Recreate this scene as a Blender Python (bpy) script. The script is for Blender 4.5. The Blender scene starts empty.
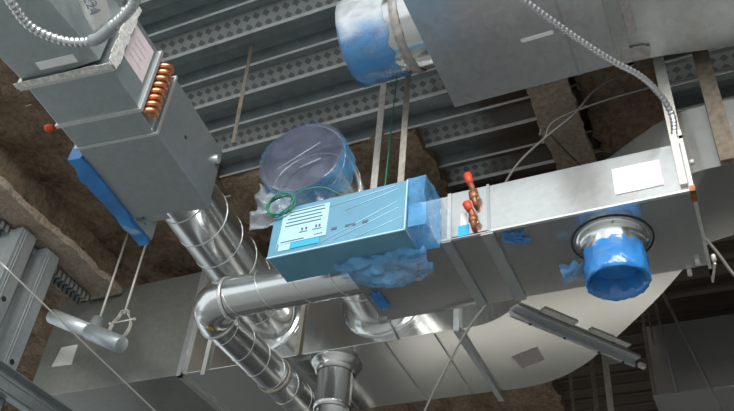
import bpy, bmesh, math, random
from mathutils import Vector, Matrix, noise

random.seed(7)
SC = bpy.context.scene
COL = SC.collection
CZ = 1.55                      # eye height above the floor; heights below are measured from the eye

# ------------------------------------------------------------------ camera
cam = bpy.data.cameras.new('camera')
cam.sensor_width = 36.0
cam.lens = 41.25
camo = bpy.data.objects.new('camera', cam)
COL.objects.link(camo)
RX = Vector((0.9111, 0.4045, 0.0772))
RY = Vector((-0.2076, 0.6127, -0.7624))
RZ = Vector((-0.3556, 0.6789, 0.6425))
m = Matrix.Identity(4)
for i in range(3):
    m[i][0] = RX[i]; m[i][1] = -RY[i]; m[i][2] = -RZ[i]
m[2][3] = CZ
camo.matrix_world = m
SC.camera = camo

# ------------------------------------------------------------------ world, light, exposure
W = bpy.data.worlds.new('world'); SC.world = W
W.use_nodes = True
nt = W.node_tree; nt.nodes.clear()
wo = nt.nodes.new('ShaderNodeOutputWorld'); bg = nt.nodes.new('ShaderNodeBackground')
bg.inputs[0].default_value = (0.90, 0.97, 1.0, 1); bg.inputs[1].default_value = 0.70
nt.links.new(bg.outputs[0], wo.inputs[0])

def area(name, loc, target, sx, sy, power, col):
    l = bpy.data.lights.new(name, 'AREA'); l.shape = 'RECTANGLE'; l.size = sx; l.size_y = sy
    l.energy = power; l.color = col
    o = bpy.data.objects.new(name, l); COL.objects.link(o)
    o.location = loc
    o.rotation_euler = (Vector(target) - Vector(loc)).to_track_quat('-Z', 'Y').to_euler()
    return o
area('window_daylight', (2.5, -5.0, 7.2), (-0.5, 3.5, 4.4), 8.0, 3.0, 700, (1.0, 0.98, 0.94))
fw = area('added_floor_pool_lamp', (-1.2, 11.6, 4.0), (-1.2, 11.6, 0.0), 8.0, 1.0, 68, (1.0, 0.97, 0.91))
fw.data.spread = math.radians(16)      # unseen lamp added: bright floor pool for the main duct to reflect

SC.view_settings.view_transform = 'Standard'
SC.view_settings.look = 'None'
SC.view_settings.exposure = 0.62
SC.view_settings.gamma = 1.0
SC.view_settings.use_curve_mapping = False

# ------------------------------------------------------------------ materials
def newmat(name):
    m = bpy.data.materials.new(name); m.use_nodes = True
    return m, m.node_tree, m.node_tree.nodes['Principled BSDF']

def plain(name, col, rough=0.5, metal=0.0, alpha=1.0, coat=0.0, var=0.0, vscale=8.0, bump=0.0):
    m, nt, b = newmat(name)
    b.inputs['Base Color'].default_value = (*col, 1)
    b.inputs['Roughness'].default_value = rough
    b.inputs['Metallic'].default_value = metal
    b.inputs['Alpha'].default_value = alpha
    b.inputs['Coat Weight'].default_value = coat
    tc = nt.nodes.new('ShaderNodeTexCoord')
    n = nt.nodes.new('ShaderNodeTexNoise'); n.inputs['Scale'].default_value = vscale
    n.inputs['Detail'].default_value = 5
    nt.links.new(tc.outputs['Object'], n.inputs['Vector'])
    if var:
        r = nt.nodes.new('ShaderNodeValToRGB')
        r.color_ramp.elements[0].position = 0.3; r.color_ramp.elements[1].position = 0.7
        r.color_ramp.elements[0].color = (*[c * (1 - var) for c in col], 1)
        r.color_ramp.elements[1].color = (*[min(1, c * (1 + var)) for c in col], 1)
        nt.links.new(n.outputs['Fac'], r.inputs['Fac'])
        nt.links.new(r.outputs['Color'], b.inputs['Base Color'])
    if bump:
        bp = nt.nodes.new('ShaderNodeBump'); bp.inputs['Strength'].default_value = bump
        bp.inputs['Distance'].default_value = 0.01
        nt.links.new(n.outputs['Fac'], bp.inputs['Height'])
        nt.links.new(bp.outputs['Normal'], b.inputs['Normal'])
    return m

def galv(name, col=(0.55, 0.57, 0.58), rough=0.33, metal=0.75, spangle=26.0, cvar=0.09, rvar=0.03, bump=0.04):
    """zinc coated sheet: small crystals plus broad cloudy tarnish"""
    m, nt, b = newmat(name)
    b.inputs['Metallic'].default_value = metal
    N = nt.nodes.new; L = nt.links.new
    tc = N('ShaderNodeTexCoord')
    vo = N('ShaderNodeTexVoronoi'); vo.inputs['Scale'].default_value = spangle
    no = N('ShaderNodeTexNoise'); no.inputs['Scale'].default_value = 1.7; no.inputs['Detail'].default_value = 3
    L(tc.outputs['Object'], vo.inputs['Vector']); L(tc.outputs['Object'], no.inputs['Vector'])
    sp = N('ShaderNodeSeparateColor'); L(vo.outputs['Color'], sp.inputs[0])
    mx = N('ShaderNodeMath'); mx.operation = 'MULTIPLY_ADD'; mx.inputs[1].default_value = 0.35
    L(sp.outputs[0], mx.inputs[0])
    m2 = N('ShaderNodeMath'); m2.operation = 'MULTIPLY'; m2.inputs[1].default_value = 0.65
    L(no.outputs['Fac'], m2.inputs[0]); L(m2.outputs[0], mx.inputs[2])
    r = N('ShaderNodeValToRGB')
    r.color_ramp.elements[0].position = 0.25; r.color_ramp.elements[1].position = 0.75
    r.color_ramp.elements[0].color = (*[c * (1 - cvar) for c in col], 1)
    r.color_ramp.elements[1].color = (*[min(1, c * (1 + cvar)) for c in col], 1)
    L(mx.outputs[0], r.inputs['Fac']); L(r.outputs['Color'], b.inputs['Base Color'])
    mr = N('ShaderNodeMapRange'); mr.inputs['To Min'].default_value = rough - rvar; mr.inputs['To Max'].default_value = rough + rvar
    L(mx.outputs[0], mr.inputs['Value']); L(mr.outputs['Result'], b.inputs['Roughness'])
    bp = N('ShaderNodeBump'); bp.inputs['Strength'].default_value = bump * 4; bp.inputs['Distance'].default_value = 0.012
    L(no.outputs['Fac'], bp.inputs['Height']); L(bp.outputs['Normal'], b.inputs['Normal'])
    return m

def film(name, col, alpha=0.55, rough=0.16):
    """thin crinkled plastic sheet, partly see-through"""
    m, nt, b = newmat(name)
    N = nt.nodes.new; L = nt.links.new
    b.inputs['Base Color'].default_value = (*col, 1)
    b.inputs['Roughness'].default_value = rough
    b.inputs['Specular IOR Level'].default_value = 0.8
    tc = N('ShaderNodeTexCoord')
    mp = N('ShaderNodeMapping'); mp.inputs['Scale'].default_value = (6, 6, 9); mp.inputs['Rotation'].default_value = (0.5, 0.3, 0.7)
    no = N('ShaderNodeTexNoise'); no.inputs['Scale'].default_value = 1.2; no.inputs['Detail'].default_value = 3; no.inputs['Distortion'].default_value = 0.3
    L(tc.outputs['Object'], mp.inputs['Vector']); L(mp.outputs['Vector'], no.inputs['Vector'])
    bp = N('ShaderNodeBump'); bp.inputs['Strength'].default_value = 0.35; bp.inputs['Distance'].default_value = 0.03
    L(no.outputs['Fac'], bp.inputs['Height']); L(bp.outputs['Normal'], b.inputs['Normal'])
    mr = N('ShaderNodeMapRange'); mr.inputs['From Min'].default_value = 0.35; mr.inputs['From Max'].default_value = 0.65
    mr.inputs['To Min'].default_value = max(0, alpha - 0.15); mr.inputs['To Max'].default_value = min(1, alpha + 0.15)
    L(no.outputs['Fac'], mr.inputs['Value']); L(mr.outputs['Result'], b.inputs['Alpha'])
    return m

def fuzz(name, c0, c1, scale=22.0):
    m, nt, b = newmat(name)
    N = nt.nodes.new; L = nt.links.new
    b.inputs['Roughness'].default_value = 0.95; b.inputs['Specular IOR Level'].default_value = 0.1
    tc = N('ShaderNodeTexCoord')
    no = N('ShaderNodeTexNoise'); no.inputs['Scale'].default_value = scale; no.inputs['Detail'].default_value = 8; no.inputs['Roughness'].default_value = 0.65
    n2 = N('ShaderNodeTexNoise'); n2.inputs['Scale'].default_value = 2.2; n2.inputs['Detail'].default_value = 4
    L(tc.outputs['Object'], no.inputs['Vector']); L(tc.outputs['Object'], n2.inputs['Vector'])
    a = N('ShaderNodeMath'); a.operation = 'MULTIPLY_ADD'; a.inputs[1].default_value = 0.6
    h = N('ShaderNodeMath'); h.operation = 'MULTIPLY'; h.inputs[1].default_value = 0.4
    L(n2.outputs['Fac'], h.inputs[0]); L(no.outputs['Fac'], a.inputs[0]); L(h.outputs[0], a.inputs[2])
    r = N('ShaderNodeValToRGB'); r.color_ramp.elements[0].position = 0.36; r.color_ramp.elements[1].position = 0.64
    r.color_ramp.elements[0].color = (*c0, 1); r.color_ramp.elements[1].color = (*c1, 1)
    L(a.outputs[0], r.inputs['Fac']); L(r.outputs['Color'], b.inputs['Base Color'])
    bp = N('ShaderNodeBump'); bp.inputs['Strength'].default_value = 1.0; bp.inputs['Distance'].default_value = 0.03
    L(no.outputs['Fac'], bp.inputs['Height']); L(bp.outputs['Normal'], b.inputs['Normal'])
    return m

DECKY = 2.789 + 0.469 * 12.5     # middle of the deck, its object origin
def decksteel(name, perforated=False):
    m = galv(name, (0.22, 0.255, 0.258), 0.38, 0.6, 14.0, 0.16)
    nt = m.node_tree; b = nt.nodes['Principled BSDF']
    N = nt.nodes.new; L = nt.links.new
    old = b.inputs['Base Color'].links[0].from_socket
    tc = N('ShaderNodeTexCoord'); sx = N('ShaderNodeSeparateXYZ'); L(tc.outputs['Object'], sx.inputs[0])
    if perforated:
        # groups of punched holes: rows of small dark triangles repeating along the sheet
        u = N('ShaderNodeMath'); u.operation = 'MULTIPLY'; u.inputs[1].default_value = 1 / 0.075; L(sx.outputs['X'], u.inputs[0])
        fu = N('ShaderNodeMath'); fu.operation = 'PINGPONG'; fu.inputs[1].default_value = 0.5; L(u.outputs[0], fu.inputs[0])
        w = N('ShaderNodeMath'); w.operation = 'MULTIPLY'; w.inputs[1].default_value = 1 / 0.038; L(sx.outputs['Z'], w.inputs[0])
        fw = N('ShaderNodeMath'); fw.operation = 'PINGPONG'; fw.inputs[1].default_value = 0.5; L(w.outputs[0], fw.inputs[0])
        s = N('ShaderNodeMath'); s.operation = 'ADD'; L(fu.outputs[0], s.inputs[0]); L(fw.outputs[0], s.inputs[1])
        g = N('ShaderNodeMath'); g.operation = 'LESS_THAN'; g.inputs[1].default_value = 0.40; L(s.outputs[0], g.inputs[0])
        mx = N('ShaderNodeMix'); mx.data_type = 'RGBA'
        br = N('ShaderNodeMix'); br.data_type = 'RGBA'; br.inputs['Factor'].default_value = 0.45
        br.inputs['B'].default_value = (0.50, 0.50, 0.47, 1); L(old, br.inputs['A'])
        L(g.outputs[0], mx.inputs['Factor']); L(br.outputs['Result'], mx.inputs['A']); mx.inputs['B'].default_value = (0.17, 0.175, 0.175, 1)
        old = mx.outputs['Result']
    # brown fireproofing overspray around the sprayed beams; same brown paints shade over the far deck
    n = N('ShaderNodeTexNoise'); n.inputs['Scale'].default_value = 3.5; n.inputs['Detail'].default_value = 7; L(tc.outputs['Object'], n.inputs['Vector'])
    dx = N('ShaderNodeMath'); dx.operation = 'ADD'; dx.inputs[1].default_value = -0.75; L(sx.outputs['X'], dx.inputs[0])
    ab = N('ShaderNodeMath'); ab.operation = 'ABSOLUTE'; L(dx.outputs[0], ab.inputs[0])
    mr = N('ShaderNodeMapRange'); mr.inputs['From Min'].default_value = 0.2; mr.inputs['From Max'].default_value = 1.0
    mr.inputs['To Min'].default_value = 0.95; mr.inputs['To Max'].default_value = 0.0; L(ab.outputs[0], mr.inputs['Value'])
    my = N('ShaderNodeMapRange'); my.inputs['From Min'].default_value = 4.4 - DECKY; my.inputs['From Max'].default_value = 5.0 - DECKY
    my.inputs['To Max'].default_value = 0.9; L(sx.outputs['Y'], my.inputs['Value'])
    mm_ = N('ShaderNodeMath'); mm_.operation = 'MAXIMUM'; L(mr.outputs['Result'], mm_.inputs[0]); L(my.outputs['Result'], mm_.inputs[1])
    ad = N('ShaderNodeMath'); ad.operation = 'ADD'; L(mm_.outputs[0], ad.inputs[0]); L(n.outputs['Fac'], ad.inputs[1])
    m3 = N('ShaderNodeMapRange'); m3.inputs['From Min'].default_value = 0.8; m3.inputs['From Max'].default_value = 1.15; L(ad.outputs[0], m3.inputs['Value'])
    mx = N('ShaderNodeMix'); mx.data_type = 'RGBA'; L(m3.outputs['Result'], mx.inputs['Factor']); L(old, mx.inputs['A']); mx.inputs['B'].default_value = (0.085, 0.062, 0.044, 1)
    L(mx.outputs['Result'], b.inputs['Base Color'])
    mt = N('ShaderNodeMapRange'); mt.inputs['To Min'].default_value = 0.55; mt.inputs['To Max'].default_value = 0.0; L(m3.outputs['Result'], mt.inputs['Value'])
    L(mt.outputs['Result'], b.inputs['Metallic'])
    return m

M = {}
M['duct'] = galv('galvanised_sheet')
M['duct_dull'] = galv('dull_galvanised_sheet', (0.44, 0.48, 0.49), 0.36, 0.75, 30, 0.06)
M['duct_bright'] = galv('bright_galvanised_sheet', (0.66, 0.67, 0.66), 0.20, 0.85, 40, 0.05, 0.02, 0.02)
M['main'] = galv('main_duct_sheet', (0.68, 0.68, 0.65), 0.17, 0.88, 40, 0.04, 0.01, 0.006)
M['spiral'] = galv('spiral_duct_sheet', (0.74, 0.76, 0.76), 0.21, 0.93, 60, 0.04, 0.02, 0.01)
M['seam'] = galv('folded_seam', (0.70, 0.71, 0.70), 0.33, 0.7, 60, 0.08)
M['shaded'] = galv('shaded_galvanised_sheet', (0.30, 0.31, 0.285), 0.36, 0.7, 30, 0.08)  # darker zinc: shade on the main duct's left end put into the colour
M['bracket'] = galv('zinc_bracket', (0.48, 0.51, 0.52), 0.4, 0.6, 50)
M['strap'] = plain('hanger_strap_steel', (0.42, 0.39, 0.33), 0.6, 0.3, var=0.25, vscale=20)
M['strap_pale'] = plain('pale_strap_steel', (0.62, 0.60, 0.55), 0.5, 0.3, var=0.15, vscale=20)
M['strap_dark'] = plain('dark_strap_steel', (0.13, 0.11, 0.09), 0.7, 0.1, var=0.3, vscale=25)
M['strap_brown'] = plain('oversprayed_strap_steel', (0.17, 0.14, 0.105), 0.8, 0.1, var=0.3, vscale=25)
M['wire'] = plain('bright_wire', (0.62, 0.60, 0.55), 0.35, 0.6)
M['wire_dull'] = plain('dull_cable', (0.12, 0.115, 0.105), 0.5, 0.2)
M['flex'] = plain('flexible_metal_conduit', (0.62, 0.63, 0.64), 0.3, 0.85)
M['flex_dark'] = plain('grey_sleeve', (0.42, 0.44, 0.46), 0.45, 0.5)
M['copper'] = plain('copper_tube', (0.72, 0.30, 0.15), 0.32, 0.9, var=0.15, vscale=30)
M['copper_old'] = plain('tarnished_copper', (0.33, 0.13, 0.07), 0.45, 0.6, var=0.4, vscale=40)
M['red'] = plain('red_cap', (0.70, 0.07, 0.03), 0.4)
M['white'] = plain('white_paper', (0.86, 0.86, 0.86), 0.5)
M['pink'] = plain('pink_paper', (0.72, 0.62, 0.64), 0.5, var=0.08, vscale=20)
M['pink_print'] = plain('pink_print', (0.78, 0.56, 0.62), 0.5)
M['faint_ink'] = plain('faint_print', (0.50, 0.42, 0.45), 0.6)
M['greylabel'] = plain('grey_paper', (0.42, 0.38, 0.36), 0.6, var=0.12, vscale=30)
M['cream'] = plain('cream_paper', (0.62, 0.61, 0.57), 0.6, var=0.06)
M['yellow'] = plain('yellow_sticker', (0.55, 0.33, 0.02), 0.5)
M['ink'] = plain('printed_ink', (0.10, 0.14, 0.20), 0.6)
M['lightblue'] = plain('pale_blue_paper', (0.45, 0.72, 0.80), 0.4)
M['cyan'] = plain('bright_cyan_print', (0.05, 0.45, 0.75), 0.4)
M['sealant'] = plain('duct_sealant', (0.66, 0.66, 0.62), 0.5, 0.1, var=0.3, vscale=40, bump=0.6)
M['tape'] = plain('smeared_foil_tape', (0.40, 0.37, 0.36), 0.55, 0.2, var=0.2, vscale=30, bump=0.5)
M['bluebox'] = plain('blue_film_on_steel', (0.135, 0.33, 0.47), 0.30, 0.1, coat=0.5, var=0.10, vscale=5, bump=0.12)
M['blueedge'] = plain('pale_film_edge', (0.45, 0.68, 0.80), 0.3)
M['film'] = film('blue_plastic_film', (0.12, 0.42, 0.78), 0.50)
M['film_deep'] = film('deep_blue_plastic_film', (0.035, 0.25, 0.66), 0.82)
M['film_pale'] = film('clear_plastic_film', (0.62, 0.74, 0.84), 0.30, 0.12)
M['film_clear'] = film('whitish_plastic_film', (0.80, 0.86, 0.92), 0.50, 0.12)
M['film_cap'] = film('clear_violet_plastic_film', (0.12, 0.14, 0.21), 0.50, 0.12)
def film_lit_top():
    # blue film with the strong light on its top painted in as white
    m = film('lit_top_plastic_film', (0.12, 0.42, 0.78), 0.58); nt = m.node_tree; b = nt.nodes['Principled BSDF']; N = nt.nodes.new; L = nt.links.new
    tc = N('ShaderNodeTexCoord'); sx = N('ShaderNodeSeparateXYZ'); L(tc.outputs['Object'], sx.inputs[0])
    no = N('ShaderNodeTexNoise'); no.inputs['Scale'].default_value = 5.0; no.inputs['Detail'].default_value = 6; L(tc.outputs['Object'], no.inputs['Vector'])
    y = N('ShaderNodeMath'); y.operation = 'MULTIPLY_ADD'; y.inputs[1].default_value = -0.35; L(sx.outputs['Y'], y.inputs[0]); L(sx.outputs['Z'], y.inputs[2])
    a = N('ShaderNodeMath'); a.operation = 'MULTIPLY_ADD'; a.inputs[1].default_value = 0.45; L(no.outputs['Fac'], a.inputs[0]); L(y.outputs[0], a.inputs[2])
    r = N('ShaderNodeMapRange'); r.inputs['From Min'].default_value = FT - 0.09; r.inputs['From Max'].default_value = FT + 0.06; L(a.outputs[0], r.inputs['Value'])
    mx = N('ShaderNodeMix'); mx.data_type = 'RGBA'; L(r.outputs['Result'], mx.inputs['Factor'])
    mx.inputs['A'].default_value = (0.07, 0.33, 0.72, 1); mx.inputs['B'].default_value = (0.84, 0.90, 0.95, 1); L(mx.outputs['Result'], b.inputs['Base Color']); return m
FT = (4.074 - 3.75) - 0.35 * (2.87 - 2.8) - 0.06 + 0.225
M['film_tap'] = film_lit_top()
M['green'] = plain('green_wire', (0.03, 0.22, 0.13), 0.4)
M['dark'] = plain('dark_void', (0.02, 0.025, 0.03), 0.8)
M['deep'] = plain('duct_lining_shadow', (0.09, 0.10, 0.12), 0.8, var=0.3, vscale=6)
M['fire'] = fuzz('sprayed_fireproofing', (0.14, 0.10, 0.067), (0.38, 0.285, 0.20))
M['fire_pale'] = fuzz('pale_sprayed_fireproofing', (0.28, 0.22, 0.165), (0.56, 0.47, 0.38), 30)
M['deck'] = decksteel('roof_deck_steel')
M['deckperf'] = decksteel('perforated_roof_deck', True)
M['lip'] = plain('bright_sheet_edge', (0.93, 0.92, 0.88), 0.35, 0.1, var=0.2, vscale=9)
M['concrete'] = plain('concrete_floor', (0.30, 0.30, 0.29), 0.7, var=0.15, vscale=1.5)
M['floor_strip'] = plain('dark_floor_strip', (0.035, 0.042, 0.045), 0.8, var=0.2, vscale=2)
M['wall'] = plain('dark_block_wall', (0.10, 0.095, 0.09), 0.9, var=0.2, vscale=2)
M['pipe'] = galv('grey_pipe', (0.42, 0.46, 0.48), 0.4, 0.5, 60)
M['pipe_pale'] = galv('pale_pipe_coupling', (0.62, 0.66, 0.68), 0.4, 0.4, 60)
def slotted(name):
    m = galv(name, (0.42, 0.46, 0.47), 0.4, 0.6, 30); nt = m.node_tree; b = nt.nodes['Principled BSDF']; N = nt.nodes.new; L = nt.links.new
    old = b.inputs['Base Color'].links[0].from_socket
    tc = N('ShaderNodeTexCoord'); sx = N('ShaderNodeSeparateXYZ'); L(tc.outputs['Object'], sx.inputs[0])
    a = N('ShaderNodeMath'); a.operation = 'MULTIPLY'; a.inputs[1].default_value = 1 / 0.053; L(sx.outputs['Y'], a.inputs[0])
    f = N('ShaderNodeMath'); f.operation = 'FRACT'; L(a.outputs[0], f.inputs[0])
    g = N('ShaderNodeMath'); g.operation = 'LESS_THAN'; g.inputs[1].default_value = 0.38; L(f.outputs[0], g.inputs[0])
    mx = N('ShaderNodeMix'); mx.data_type = 'RGBA'; L(g.outputs[0], mx.inputs['Factor']); L(old, mx.inputs['A']); mx.inputs['B'].default_value = (0.12, 0.12, 0.12, 1)
    L(mx.outputs['Result'], b.inputs['Base Color']); return m
M['slotted'] = slotted('slotted_track_steel')
M['stud'] = galv('galvanised_stud', (0.42, 0.46, 0.47), 0.4, 0.6, 30)

# ------------------------------------------------------------------ mesh building
class MB:
    def __init__(self, mat=None):
        self.bm = bmesh.new(); self.T = mat
    def v(self, p):
        p = Vector(p)
        return self.bm.verts.new(self.T @ p if self.T is not None else p)
    def face(self, vs, mi=0, smooth=False):
        try:
            f = self.bm.faces.new(vs); f.material_index = mi; f.smooth = smooth; return f
        except ValueError:
            return None
    def hexa(self, p, bevel=0.0, mi=0):
        """eight corners: bottom ring 0-3, top ring 4-7"""
        vs = [self.v(q) for q in p]
        fs = [self.face([vs[i] for i in q], mi) for q in ((3, 2, 1, 0), (4, 5, 6, 7), (0, 1, 5, 4), (1, 2, 6, 5), (2, 3, 7, 6), (3, 0, 4, 7))]
        if bevel:
            es = list({e for f in fs for e in f.edges})
            bmesh.ops.bevel(self.bm, geom=es, offset=bevel, segments=2, affect='EDGES', profile=0.6)
        return self
    def box(self, x0, x1, y0, y1, z0, z1, bevel=0.0, mi=0):
        return self.hexa([(x0, y0, z0), (x1, y0, z0), (x1, y1, z0), (x0, y1, z0), (x0, y0, z1), (x1, y0, z1), (x1, y1, z1), (x0, y1, z1)], bevel, mi)
    def bar(self, a, b, w, t, side=(0, 1, 0), bevel=0.0):
        """flat bar from a to b: w wide along side, t thick"""
        a = Vector(a); b = Vector(b); d = (b - a).normalized(); s = Vector(side); s = (s - d * s.dot(d)).normalized(); n = d.cross(s)
        s *= w / 2; n *= t / 2
        return self.hexa([a - s - n, a + s - n, a + s + n, a - s + n, b - s - n, b + s - n, b + s + n, b - s + n], bevel)
    def ring(self, c, d, r, n=24, up=None, fn=None):
        d = Vector(d).normalized()
        u = Vector(up) if up is not None else (Vector((0, 0, 1)) if abs(d.z) < 0.9 else Vector((1, 0, 0)))
        u = (u - d * u.dot(d)).normalized(); w = d.cross(u)
        out = []
        for i in range(n):
            a = 2 * math.pi * i / n
            rr = r if fn is None else fn(i, a, r)
            out.append(self.v(Vector(c) + (u * math.cos(a) + w * math.sin(a)) * rr))
        return out
    def skin(self, r0, r1, mi=0, smooth=True):
        n = len(r0)
        for i in range(n):
            self.face([r0[i], r0[(i + 1) % n], r1[(i + 1) % n], r1[i]], mi, smooth)
    def lathe(self, p, d, prof, n=32, cap0=False, cap1=False, mi=0, smooth=True, fn=None):
        """prof: list of (distance along d, radius)"""
        p = Vector(p); d = Vector(d).normalized(); prev = None; rings = []
        for k, (t, r) in enumerate(prof):
            g = self.ring(p + d * t, d, r, n, fn=(None if fn is None else (lambda i, a, rr, k=k: fn(k, i, a, rr))))
            if prev: self.skin(prev, g, mi, smooth)
            prev = g; rings.append(g)
        if cap0: self.face(list(reversed(rings[0])), mi)
        if cap1: self.face(rings[-1], mi)
        return rings
    def tube(self, pts, r, n=8, caps=True, mi=0, rf=None):
        pts = [Vector(q) for q in pts]; prev = None; up = None; first = None
        for i, q in enumerate(pts):
            d = (pts[min(i + 1, len(pts) - 1)] - pts[max(i - 1, 0)]).normalized()
            if up is None: up = Vector((0, 0, 1)) if abs(d.z) < 0.9 else Vector((1, 0, 0))
            up = (up - d * up.dot(d)).normalized()
            g = self.ring(q, d, r if rf is None else rf(i), n, up)
            if prev: self.skin(prev, g, mi)
            else: first = g
            prev = g
        if caps:
            self.face(list(reversed(first)), mi); self.face(prev, mi)
        return self
    def prism(self, outline, axis_pts, mi=0):
        pass
    def sheet(self, fn, nu, nv, mi=0, smooth=True):
        g = [[self.v(fn(i / nu, j / nv)) for j in range(nv + 1)] for i in range(nu + 1)]
        for i in range(nu):
            for j in range(nv):
                self.face([g[i][j], g[i + 1][j], g[i + 1][j + 1], g[i][j + 1]], mi, smooth)
        return self

ORG = {}
def obj(name, mb, mats, parent=None, recalc=True):
    bm = mb.bm
    if recalc: bmesh.ops.recalc_face_normals(bm, faces=bm.faces)
    if parent is not None:
        o0 = ORG[parent.name]
    else:
        lo = Vector([min(v.co[k] for v in bm.verts) for k in range(3)]); hi = Vector([max(v.co[k] for v in bm.verts) for k in range(3)])
        o0 = Vector(((lo.x + hi.x) / 2, (lo.y + hi.y) / 2, lo.z))
    for v in bm.verts: v.co -= o0
    me = bpy.data.meshes.new(name); bm.to_mesh(me); bm.free()
    for k in (mats if isinstance(mats, (list, tuple)) else [mats]): me.materials.append(M[k])
    o = bpy.data.objects.new(name, me); COL.objects.link(o)
    if parent is not None:
        o.parent = parent; ORG[o.name] = o0
    else:
        o.location = o0 + Vector((0, 0, CZ)); ORG[o.name] = o0
    return o
def tag(o, label, cat, group=None):
    o['label'] = label; o['category'] = cat
    if group: o['group'] = group
    return o
def thing(name, label, cat, loc, group=None):
    o = bpy.data.objects.new(name, None); COL.objects.link(o); o.empty_display_size = 0.1
    o.location = Vector(loc) + Vector((0, 0, CZ)); ORG[o.name] = Vector(loc)
    return tag(o, label, cat, group)
def struct(o):
    o['kind'] = 'structure'; return o

def fuzzy_box(mb, x0, x1, y0, y1, z0, z1, step, amp, mi=0, faces='xXyYzZ', seed=0.0, creased=False):
    """sprayed coating: a box skin pushed in and out by noise"""
    def disp(p):
        q = p * 5.0 + Vector((seed, 0, 0))
        if creased:      # sagging sheet with sharp folds
            a, b = noise.noise(q * 1.3), noise.noise(q * 2.6 + Vector((9, 4, 1)))
            return p + noise.noise_vector(q * 0.7) * amp * 1.3 + Vector((1, 0.6, 0.8)) * amp * (0.5 - abs(a) * 1.6 - abs(b) * 0.7)
        n = noise.noise_vector(q) * amp + noise.noise_vector(q * 3.1) * amp * 0.55 + noise.noise_vector(q * 7.3) * amp * 0.3
        return p + n
    def grid(o, a, b):
        na = max(1, int(a.length / step)); nb = max(1, int(b.length / step))
        mb.sheet(lambda s, t: disp(o + a * s + b * t), na, nb, mi)
    X, Y, Zv = Vector((x1 - x0, 0, 0)), Vector((0, y1 - y0, 0)), Vector((0, 0, z1 - z0)); o = Vector((x0, y0, z0))
    if 'z' in faces: grid(o, X, Y)
    if 'Z' in faces: grid(o + Zv, X, Y)
    if 'x' in faces: grid(o, Y, Zv)
    if 'X' in faces: grid(o + X, Y, Zv)
    if 'y' in faces: grid(o, X, Zv)
    if 'Y' in faces: grid(o + Y, X, Zv)

def curve_pts(pts, n=10):
    """smooth path through points (Catmull-Rom)"""
    P = [Vector(p) for p in pts]; P = [2 * P[0] - P[1]] + P + [2 * P[-1] - P[-2]]; out = []
    for i in range(1, len(P) - 2):
        for k in range(n):
            t = k / n
            out.append(0.5 * (2 * P[i] + (P[i + 1] - P[i - 1]) * t + (2 * P[i - 1] - 5 * P[i] + 4 * P[i + 1] - P[i + 2]) * t * t + (3 * P[i] - P[i - 1] - 3 * P[i + 1] + P[i + 2]) * t ** 3))
    out.append(P[-2]); return out

def spiral_duct(mb, a, b, r, pitch=0.16, n=32, seam=0.004, open_end=False):
    """round duct with its helical lock seam"""
    a = Vector(a); b = Vector(b); d = (b - a).normalized(); Ln = (b - a).length
    mb.lathe(a, d, [(0, r), (Ln, r)], n)
    u = Vector((0, 0, 1)) if abs(d.z) < 0.9 else Vector((1, 0, 0)); u = (u - d * u.dot(d)).normalized(); w = d.cross(u)
    pts = []; k = int(Ln / pitch * 24)
    for i in range(k + 1):
        t = i / 24 * pitch; an = 2 * math.pi * i / 24
        pts.append(a + d * t + (u * math.cos(an) + w * math.sin(an)) * r)
    mb.tube(pts, seam, 5, mi=1)

# ================================================================== SETTING
DECK = 4.45
mb = MB(); mb.box(-14, 12, -9, 16, -CZ - 0.2, -CZ)
struct(obj('floor', mb, 'concrete'))
mb = MB(); mb.box(-14, 10.7, 7.9, 10.7, -CZ - 0.01, -CZ + 0.006)  # unseen dark strip added so the long box underside reflects less light
struct(obj('added_floor_strip', mb, 'floor_strip'))
mb = MB(); mb.box(-14, 12, 15.5, 15.8, -CZ + 0.001, 6)
struct(obj('wall_back', mb, 'wall'))
mb = MB(); mb.box(10.7, 11.0, -9, 15.5, -CZ + 0.001, 6)  # unseen wall added to keep side light off the upper left unit
struct(obj('added_wall_right', mb, 'wall'))

# corrugated roof deck, flutes along X; each period holds one punched web and one plain web
PER = 0.469; Y0 = 2.789
prof = [(0.0, 0.0, 1), (0.010, 0.0, 2), (0.19, 0.0, 0), (0.21, 0.075, 0), (0.47, 0.075, 0), (0.545, 0.0, 0), (0.555, 0.0, 2), (0.66, 0.0, 0), (0.67, 0.028, 0), (0.70, 0.028, 0), (0.71, 0.075, 0), (0.80, 0.075, 0), (1.0, 0.0, 1)]
mb = MB()
xs = [-11, 8]
prevv = None
for k in range(-2, 27):
    for j, (t, z, mi) in enumerate(prof):
        if j == 0 and prevv is not None: continue
        cur = [mb.v((x, Y0 + (k + t) * PER, DECK + z)) for x in xs]
        if prevv: mb.face([prevv[0], prevv[1], cur[1], cur[0]], mi)
        prevv = cur
# rolled bright edges hanging just under the webs; far ones coloured dark for the shade
for k in range(-2, 27):
    for t, h in ((0.004, 0.026), (0.55, 0.013)):
        y = Y0 + (k + t) * PER
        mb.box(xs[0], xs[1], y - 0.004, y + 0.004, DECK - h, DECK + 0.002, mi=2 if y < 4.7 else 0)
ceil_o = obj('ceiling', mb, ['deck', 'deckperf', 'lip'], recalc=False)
struct(ceil_o)

# sprayed fireproofing on the deck left of the terminal unit and behind it
mb = MB()
fuzzy_box(mb, -9.0, -3.45, 1.86, 8.5, DECK - 0.05, DECK + 0.05, 0.05, 0.045, faces='zX', seed=3)
fuzzy_box(mb, -3.45, -1.75, 4.0, 8.5, DECK - 0.06, DECK + 0.05, 0.05, 0.05, faces='zyX', seed=9)
struct(obj('ceiling_fireproofing', mb, 'fire', recalc=False))

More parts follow.
